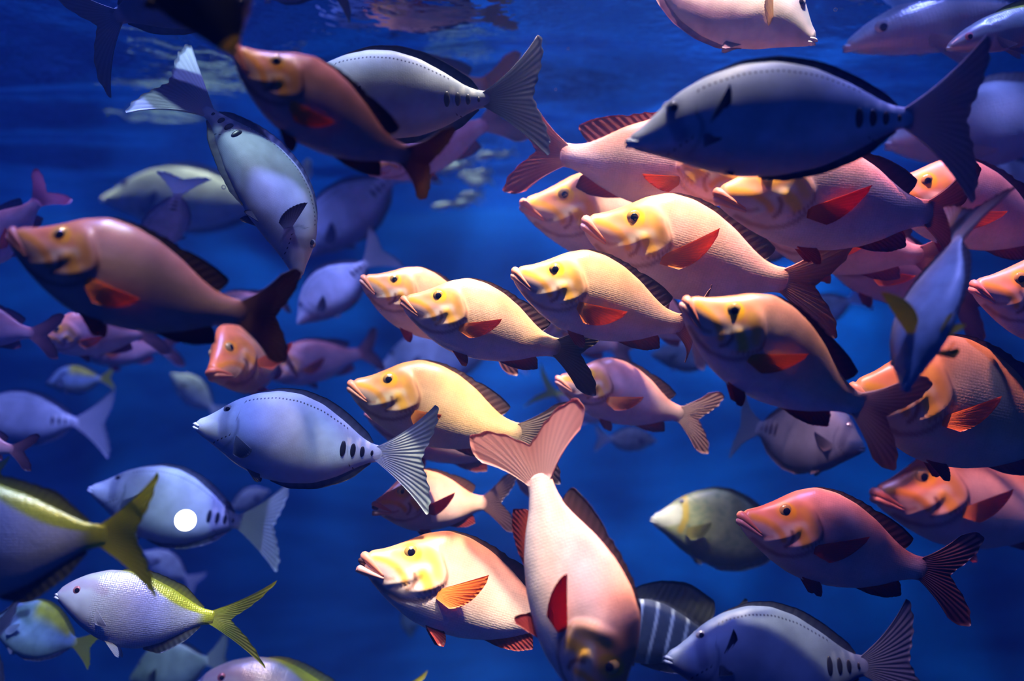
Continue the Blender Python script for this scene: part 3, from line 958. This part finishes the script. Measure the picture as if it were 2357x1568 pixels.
fish('snapper', (838, 1282), (1290, 1432), 1.58, 'pale snapper with open mouth at bottom centre, yellow gill cover', yaw=8, group=SN, mouth=.8, arch=8, roll=-4,
     pect=dict(up=32, out=22, L=.26, fan=52))
fish('snapper', (1410, 1660), (1238, 1092), 1.36, 'pink snapper diving head first at bottom centre, tail fin spread upward', yaw=16, group=SN, roll=-24, deep=.98, arch=4,
     pect=dict(up=28, out=30, L=.27, fan=34, c0=(.72, .10, .04), c1=(.62, .08, .04)), tail=dict(c0=(.78, .46, .44), c1=(.62, .26, .24), spread=1.25))
fish('snapper', (485, 858), (640, 800), 2.05, 'orange snapper facing the viewer at left, yellow ring round its eye', yaw=66, group=SN, warm=.5, tint=(1, .56, .3), bend=20, lod=.8,
     pect=dict(up=6, out=50, L=.26))
fish('snapper', (612, 862), (832, 812), 2.55, 'blurred mauve snapper behind the orange face, reddish tail raised', yaw=10, group=SN, lod=.6, tint=(.92, .8, .86), tailbend=50)
fish('snapper', (470, 730), (632, 690), 2.35, 'blurred pink snapper back showing above the left snapper tail', yaw=20, group=SN, lod=.6, tailbend=50)
fish('snapper', (84, 778), (330, 770), 2.10, 'violet snapper under the belly of the large left snapper', yaw=20, group=SN, lod=.7, roll=10, tint=(.95, .82, .9))
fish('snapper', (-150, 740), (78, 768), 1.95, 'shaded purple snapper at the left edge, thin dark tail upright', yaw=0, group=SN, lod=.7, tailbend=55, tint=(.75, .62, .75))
fish('snapper', (178, 808), (372, 800), 2.60, 'small blurred snapper with dark forked tail, left, above the green fish', yaw=0, group=SN, lod=.6, tint=(.75, .6, .62))
fish('snapper', (-70, 620), (88, 462), 1.95, 'lilac snapper at the upper left edge, dark red tail raised', yaw=0, group=SN, lod=.7, tailbend=50, tint=(.9, .78, .92),
     tail=dict(c0=(.45, .12, .2), c1=(.30, .05, .10)))
fish('snapper', (-150, 1005), (32, 1035), 1.85, 'dark snapper tail entering at the left edge, lower half', yaw=0, group=SN, lod=.7, tint=(.62, .5, .55))
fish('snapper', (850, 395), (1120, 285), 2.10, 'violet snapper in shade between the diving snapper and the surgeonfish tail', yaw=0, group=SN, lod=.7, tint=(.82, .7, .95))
fish('snapper', (1212, 725), (1420, 800), 2.30, 'small violet and yellow snapper seen between two peach snappers', yaw=20, group=SN, lod=.7, warm=.4)
fish('snapper', (1420, 670), (1598, 782), 2.10, 'shaded snapper whose pale tail shows below the cream one', yaw=10, group=SN, lod=.7, tail=dict(c0=(.7, .5, .42), c1=(.6, .36, .3)))
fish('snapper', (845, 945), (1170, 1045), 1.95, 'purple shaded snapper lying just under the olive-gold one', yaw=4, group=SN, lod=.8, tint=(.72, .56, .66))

# surgeonfish
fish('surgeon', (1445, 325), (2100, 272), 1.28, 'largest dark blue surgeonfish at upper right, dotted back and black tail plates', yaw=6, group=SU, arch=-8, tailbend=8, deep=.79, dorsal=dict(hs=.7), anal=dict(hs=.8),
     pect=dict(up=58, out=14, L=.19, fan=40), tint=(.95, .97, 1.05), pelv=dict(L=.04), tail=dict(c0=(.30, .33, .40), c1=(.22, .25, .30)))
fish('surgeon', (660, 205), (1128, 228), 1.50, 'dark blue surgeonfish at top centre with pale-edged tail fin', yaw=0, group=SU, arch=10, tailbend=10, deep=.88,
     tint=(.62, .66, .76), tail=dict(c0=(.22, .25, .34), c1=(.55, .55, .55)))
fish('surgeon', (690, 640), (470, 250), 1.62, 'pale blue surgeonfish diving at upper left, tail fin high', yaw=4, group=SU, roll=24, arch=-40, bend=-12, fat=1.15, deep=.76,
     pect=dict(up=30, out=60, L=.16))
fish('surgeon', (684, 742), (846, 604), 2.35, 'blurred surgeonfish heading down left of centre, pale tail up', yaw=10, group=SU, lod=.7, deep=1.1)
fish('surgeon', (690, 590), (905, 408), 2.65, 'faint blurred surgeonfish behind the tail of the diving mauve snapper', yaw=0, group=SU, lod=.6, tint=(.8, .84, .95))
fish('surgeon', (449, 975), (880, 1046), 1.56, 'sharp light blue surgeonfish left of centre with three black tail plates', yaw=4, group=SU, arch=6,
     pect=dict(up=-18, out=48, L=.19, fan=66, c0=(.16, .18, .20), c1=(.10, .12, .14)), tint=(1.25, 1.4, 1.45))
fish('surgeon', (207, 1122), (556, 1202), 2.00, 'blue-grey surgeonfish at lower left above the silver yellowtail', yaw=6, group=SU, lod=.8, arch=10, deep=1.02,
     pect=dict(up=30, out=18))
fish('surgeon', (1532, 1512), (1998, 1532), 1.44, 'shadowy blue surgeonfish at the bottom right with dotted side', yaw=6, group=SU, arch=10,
     pect=dict(up=70, out=14, L=.2, fan=60), tint=(.26, .32, .44), deep=1.06)  # dark tint puts the dim light down here into its colour
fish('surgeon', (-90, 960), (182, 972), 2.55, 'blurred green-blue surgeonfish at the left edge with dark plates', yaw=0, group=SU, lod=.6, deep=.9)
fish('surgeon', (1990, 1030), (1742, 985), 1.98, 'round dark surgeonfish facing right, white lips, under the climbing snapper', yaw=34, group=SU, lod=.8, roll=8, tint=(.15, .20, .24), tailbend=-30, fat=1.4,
     tail=dict(c0=(1.1, 1.15, 1.2), c1=(1.0, 1.05, 1.1)), deep=1.45)  # dark tint stands in for the shade it swims in
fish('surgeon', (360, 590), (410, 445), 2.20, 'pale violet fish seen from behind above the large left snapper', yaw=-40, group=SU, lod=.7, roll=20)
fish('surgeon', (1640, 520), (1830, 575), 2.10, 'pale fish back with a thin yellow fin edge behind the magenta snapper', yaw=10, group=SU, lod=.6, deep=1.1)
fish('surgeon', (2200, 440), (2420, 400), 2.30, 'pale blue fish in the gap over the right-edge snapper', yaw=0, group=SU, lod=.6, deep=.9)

# silver fish with yellow tails
fish('yellow', (130, 1368), (492, 1422), 1.66, 'silver fish with bright yellow tail swimming left at lower left', yaw=6, group=YT, arch=4, tail=dict(A=31, r1=.48))
fish('yellow', (-330, 1215), (245, 1232), 1.22, 'dark blurred fish with olive-yellow tail at the left edge', yaw=0, group=YT, arch=6, tint=(.55, .58, .55), tail=dict(A=42, r1=.32, c0=(1.3, 1.25, .06), c1=(1.1, 1.1, .06)))
fish('yellow', (458, 1568), (830, 1650), 1.90, 'silver fish back with yellow stripe cut by the bottom edge', yaw=4, group=YT, tint=(.85, .8, .8))
fish('yellow', (1420, 960), (1275, 905), 2.50, 'faint fish with yellow-green tail behind the small mauve snapper', yaw=0, group=YT, lod=.6)

# other kinds
fish('rabbit', (-25, 1425), (178, 1482), 1.90, 'blue-headed rabbitfish with yellow back and tail at the lower left corner', yaw=0, lod=.9, deep=1.25)
fish('rabbit', (105, 880), (235, 872), 2.70, 'tiny blurred green fish under the small blurred snapper at left', yaw=0, group=FAR, lod=.6)
fish('olive', (1500, 1192), (1815, 1255), 2.10, 'yellow-green mottled unicornfish behind the dusky snapper at lower right', yaw=4, lod=.9, deep=1.1, tint=(.55, .62, .58))
fish('tang', (1340, 1455), (1640, 1465), 1.80, 'striped sailfin tang behind the diving snapper at the bottom', yaw=0, lod=.9, deep=1.0, tint=(.9, 1, .9))
fish('doctor', (2078, 900), (2208, 545), 1.24, 'blue doctorfish with yellow fins diving steeply at the right', yaw=24, roll=-46, deep=.76, fat=1.1, bend=10)
fish('white', (1878, 92), (1480, -110), 1.66, 'white unicornfish hanging down from the top edge, pale yellow fin', yaw=8, roll=16, deep=1.1)
fish('black', (541, 118), (300, -330), 1.05, 'black tang entering from the top left corner with orange lips', yaw=12)
fish('navy', (640, -120), (262, 42), 1.60, 'dark blue fish at the top left with sickle-shaped tail', yaw=0)
fish('navy', (545, -70), (760, -40), 1.90, 'dark fish with pale belly fins cut by the top edge', yaw=0, lod=.7, pelv=dict(c0=(.6, .65, .7), c1=(.6, .65, .7), down=70), deep=1.2)
fish('jack', (1945, 108), (2520, -50), 1.95, 'silver jack just under the surface in the upper right corner', yaw=0, deep=.72)
fish('jack', (2040, 330), (2560, 230), 2.10, 'glittering silver jack behind the big surgeonfish tail', yaw=0, deep=1.1)
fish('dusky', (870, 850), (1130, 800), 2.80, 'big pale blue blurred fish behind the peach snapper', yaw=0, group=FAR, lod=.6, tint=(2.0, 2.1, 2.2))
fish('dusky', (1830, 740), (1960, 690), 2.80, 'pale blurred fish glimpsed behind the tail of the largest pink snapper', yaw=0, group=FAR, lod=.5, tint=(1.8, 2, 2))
fish('dusky', (1510, 1015), (1400, 1010), 2.60, 'small blue fish below the small mauve snapper', yaw=0, group=FAR, lod=.5)
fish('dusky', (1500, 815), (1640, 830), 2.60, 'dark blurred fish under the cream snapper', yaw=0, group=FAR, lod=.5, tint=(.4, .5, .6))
fish('dusky', (945, 1468), (945, 1385), 2.80, 'dim small fish hanging under the open-mouthed pale snapper', yaw=0, group=FAR, lod=.5, tint=(.4, .6, .5))
fish('dusky', (300, 1560), (480, 1520), 2.30, 'dim greenish fish below the silver yellowtail', yaw=0, group=FAR, lod=.6, tint=(.5, .6, .4), deep=1.3)
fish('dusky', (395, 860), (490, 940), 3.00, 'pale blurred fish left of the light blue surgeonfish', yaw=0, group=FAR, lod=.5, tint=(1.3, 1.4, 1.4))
fish('dusky', (330, 1270), (430, 1330), 2.70, 'dim blue fish behind the olive-yellow tail', yaw=0, group=FAR, lod=.5)
fish('dusky', (620, 1130), (530, 1170), 2.90, 'tiny pale fish right of the lower left surgeonfish', yaw=0, group=FAR, lod=.5)
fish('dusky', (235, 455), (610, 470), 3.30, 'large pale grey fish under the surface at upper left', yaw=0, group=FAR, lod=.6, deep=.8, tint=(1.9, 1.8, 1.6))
fish('dusky', (2060, 215), (2150, 205), 3.20, 'dark far fish just under the surface above the silver jack', yaw=0, group=FAR, lod=.5, tint=(.3, .4, .5))

fish('snapper', (820, 215), (1120, 196), 2.20, 'orange snapper close under the surface, its tail behind the pale-edged surgeonfish tail', yaw=0, group=SN, lod=.6, warm=.6, tint=(1, .8, .6),
     tail=dict(c0=(.85, .4, .05), c1=(.8, .3, .05)))
fish('navy', (-330, 1470), (-45, 1480), 1.30, 'black tail fin poking in at the lower left edge', yaw=0, lod=.6)
fish('rabbit', (-190, 1060), (-22, 1082), 2.00, 'small yellow tail tip at the left edge under the dark snapper tail', yaw=0, group=FAR, lod=.5)
fish('yellow', (2178, 112), (2520, 0), 1.75, 'slim grey-green fish beside the silver jack at the upper right edge', yaw=0, group=YT, deep=.55, tint=(.5, .62, .55))
fish('dusky', (2115, 118), (2240, 108), 2.50, 'dark blurred fish under the silver jack chin', yaw=0, group=FAR, lod=.5, tint=(.3, .45, .5))
# a shoal of small pale fish far back, left of the rosy snapper
rs = random.Random(11)
for k in range(22):
    x = rs.uniform(985, 1165); y = 335 + rs.uniform(0, 125) + (1165 - x) * .12
    L_ = rs.uniform(34, 52)
    fish('jack', (x, y), (x + L_, y - L_ * rs.uniform(.05, .3)), rs.uniform(2.9, 3.3), 'small pale fish in the shoal left of the rosy snapper', lod=.3, group='shoal of small pale fish',
         tint=(1.2, 1.2, 1.15), name='shoal_fish')

# ----------------------------------------------------------------------------
# bubbles and motes in the water
# ----------------------------------------------------------------------------
m, nt, b, out = new_mat('air_bubble')
nt.nodes.remove(b)
gb = nt.nodes.new('ShaderNodeBsdfGlossy'); gb.inputs['Roughness'].default_value = .05
tb = nt.nodes.new('ShaderNodeBsdfTransparent')
lb = nt.nodes.new('ShaderNodeLayerWeight'); lb.inputs['Blend'].default_value = .6
mb = nt.nodes.new('ShaderNodeMixShader')
nt.links.new(lb.outputs['Facing'], mb.inputs[0]); nt.links.new(tb.outputs[0], mb.inputs[1]); nt.links.new(gb.outputs[0], mb.inputs[2])
nt.links.new(mb.outputs[0], out.inputs[0])
BUB = m
for px, py, d, r, lb in ((515, 431, 1.75, 5.5, 'clear air bubble left of the diving pale blue surgeonfish'),
                         (1308, 112, 1.7, 4, 'tiny bubble right of the pale-edged surgeonfish tail, near the surface'),
                         (1279, 206, 1.7, 4, 'tiny bubble just beside the tip of the pale-edged tail'),
                         (836, 18, 1.6, 4, 'tiny bubble at the top edge above the mauve snapper'),
                         (1923, 22, 1.6, 5, 'tiny bubble between the white unicornfish and the silver jack'),
                         (1075, 128, 1.8, 3.5, 'tiny bubble above the back of the top centre surgeonfish'),
                         (876, 715, 1.55, 3, 'tiny bubble under the chin of the small pale orange snapper')):
    c_, f_, _p, _r = ellipsoid((0, 0, 0), (1, 1, 1), 12, 18, (1, 1, 1))
    me = make_mesh('air_bubble', c_ * (r / F * d), f_, None, None)
    me.materials.append(BUB)
    o = bpy.data.objects.new('air_bubble', me); COL.objects.link(o)
    o.location = at(px, py, d)
    o['label'] = lb; o['category'] = 'bubble'; o['group'] = 'air bubbles'

# ----------------------------------------------------------------------------
# the small lamp reflection, an added glowing ball, and the water that fills the tank
# ----------------------------------------------------------------------------
m, nt, b, out = new_mat('glint_glow')
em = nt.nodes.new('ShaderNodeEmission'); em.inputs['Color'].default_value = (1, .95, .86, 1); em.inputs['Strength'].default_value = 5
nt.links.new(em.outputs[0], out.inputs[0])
GLINT = m
glint = bpy.data.objects.new('added_glint', None); COL.objects.link(glint)  # added ball standing in for a lamp's reflection in the viewing glass
glint.location = at(427, 1198, 1.78)
glint['label'] = 'added glowing ball for a round white lamp shining in front of the lower left surgeonfish'; glint['category'] = 'glint'


def glint_part(nm, geo, mat):
    me = make_mesh(nm, geo[0], geo[1], None, None); me.materials.append(mat)
    o = bpy.data.objects.new(nm, me); COL.objects.link(o); o.parent = glint
    return o


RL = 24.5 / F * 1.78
glint_part('glint_ball', ellipsoid((0, 0, 0), (RL, RL, RL), 16, 24, (1, 1, 1))[:2], GLINT)
glint_part('glint_backing', tube([(-.10 * RL * k, (.5 + .5 * k) * RL, -.1 * RL * k) for k in range(5)], RL * np.array([.80, .84, .80, .62, .5]), 16), M['plate'])  # made-up dark body behind the glowing ball

m, nt, b, out = new_mat('tank_water')
nt.nodes.remove(b)
vs = nt.nodes.new('ShaderNodeVolumeScatter')
vs.inputs['Color'].default_value = (.10, .24, 1.0, 1); vs.inputs['Density'].default_value = .05; vs.inputs['Anisotropy'].default_value = .2
nt.links.new(vs.outputs[0], out.inputs['Volume'])
co = np.array([(x, y, z) for x in (-9, 9) for y in (-.8, BACK + .8) for z in (-1.1, 4.8)], float)
fc = np.array([(0, 1, 3, 2), (4, 6, 7, 5), (0, 4, 5, 1), (2, 3, 7, 6), (0, 2, 6, 4), (1, 5, 7, 3)])
me = make_mesh('water', co, fc, None, None)
me.polygons.foreach_set('use_smooth', np.zeros(6, bool))
o = struct('water', me, m)
o['kind'] = 'stuff'; o['label'] = 'hazy deep blue water filling the tank'; o['category'] = 'water'

print('triangles', TRI[0])
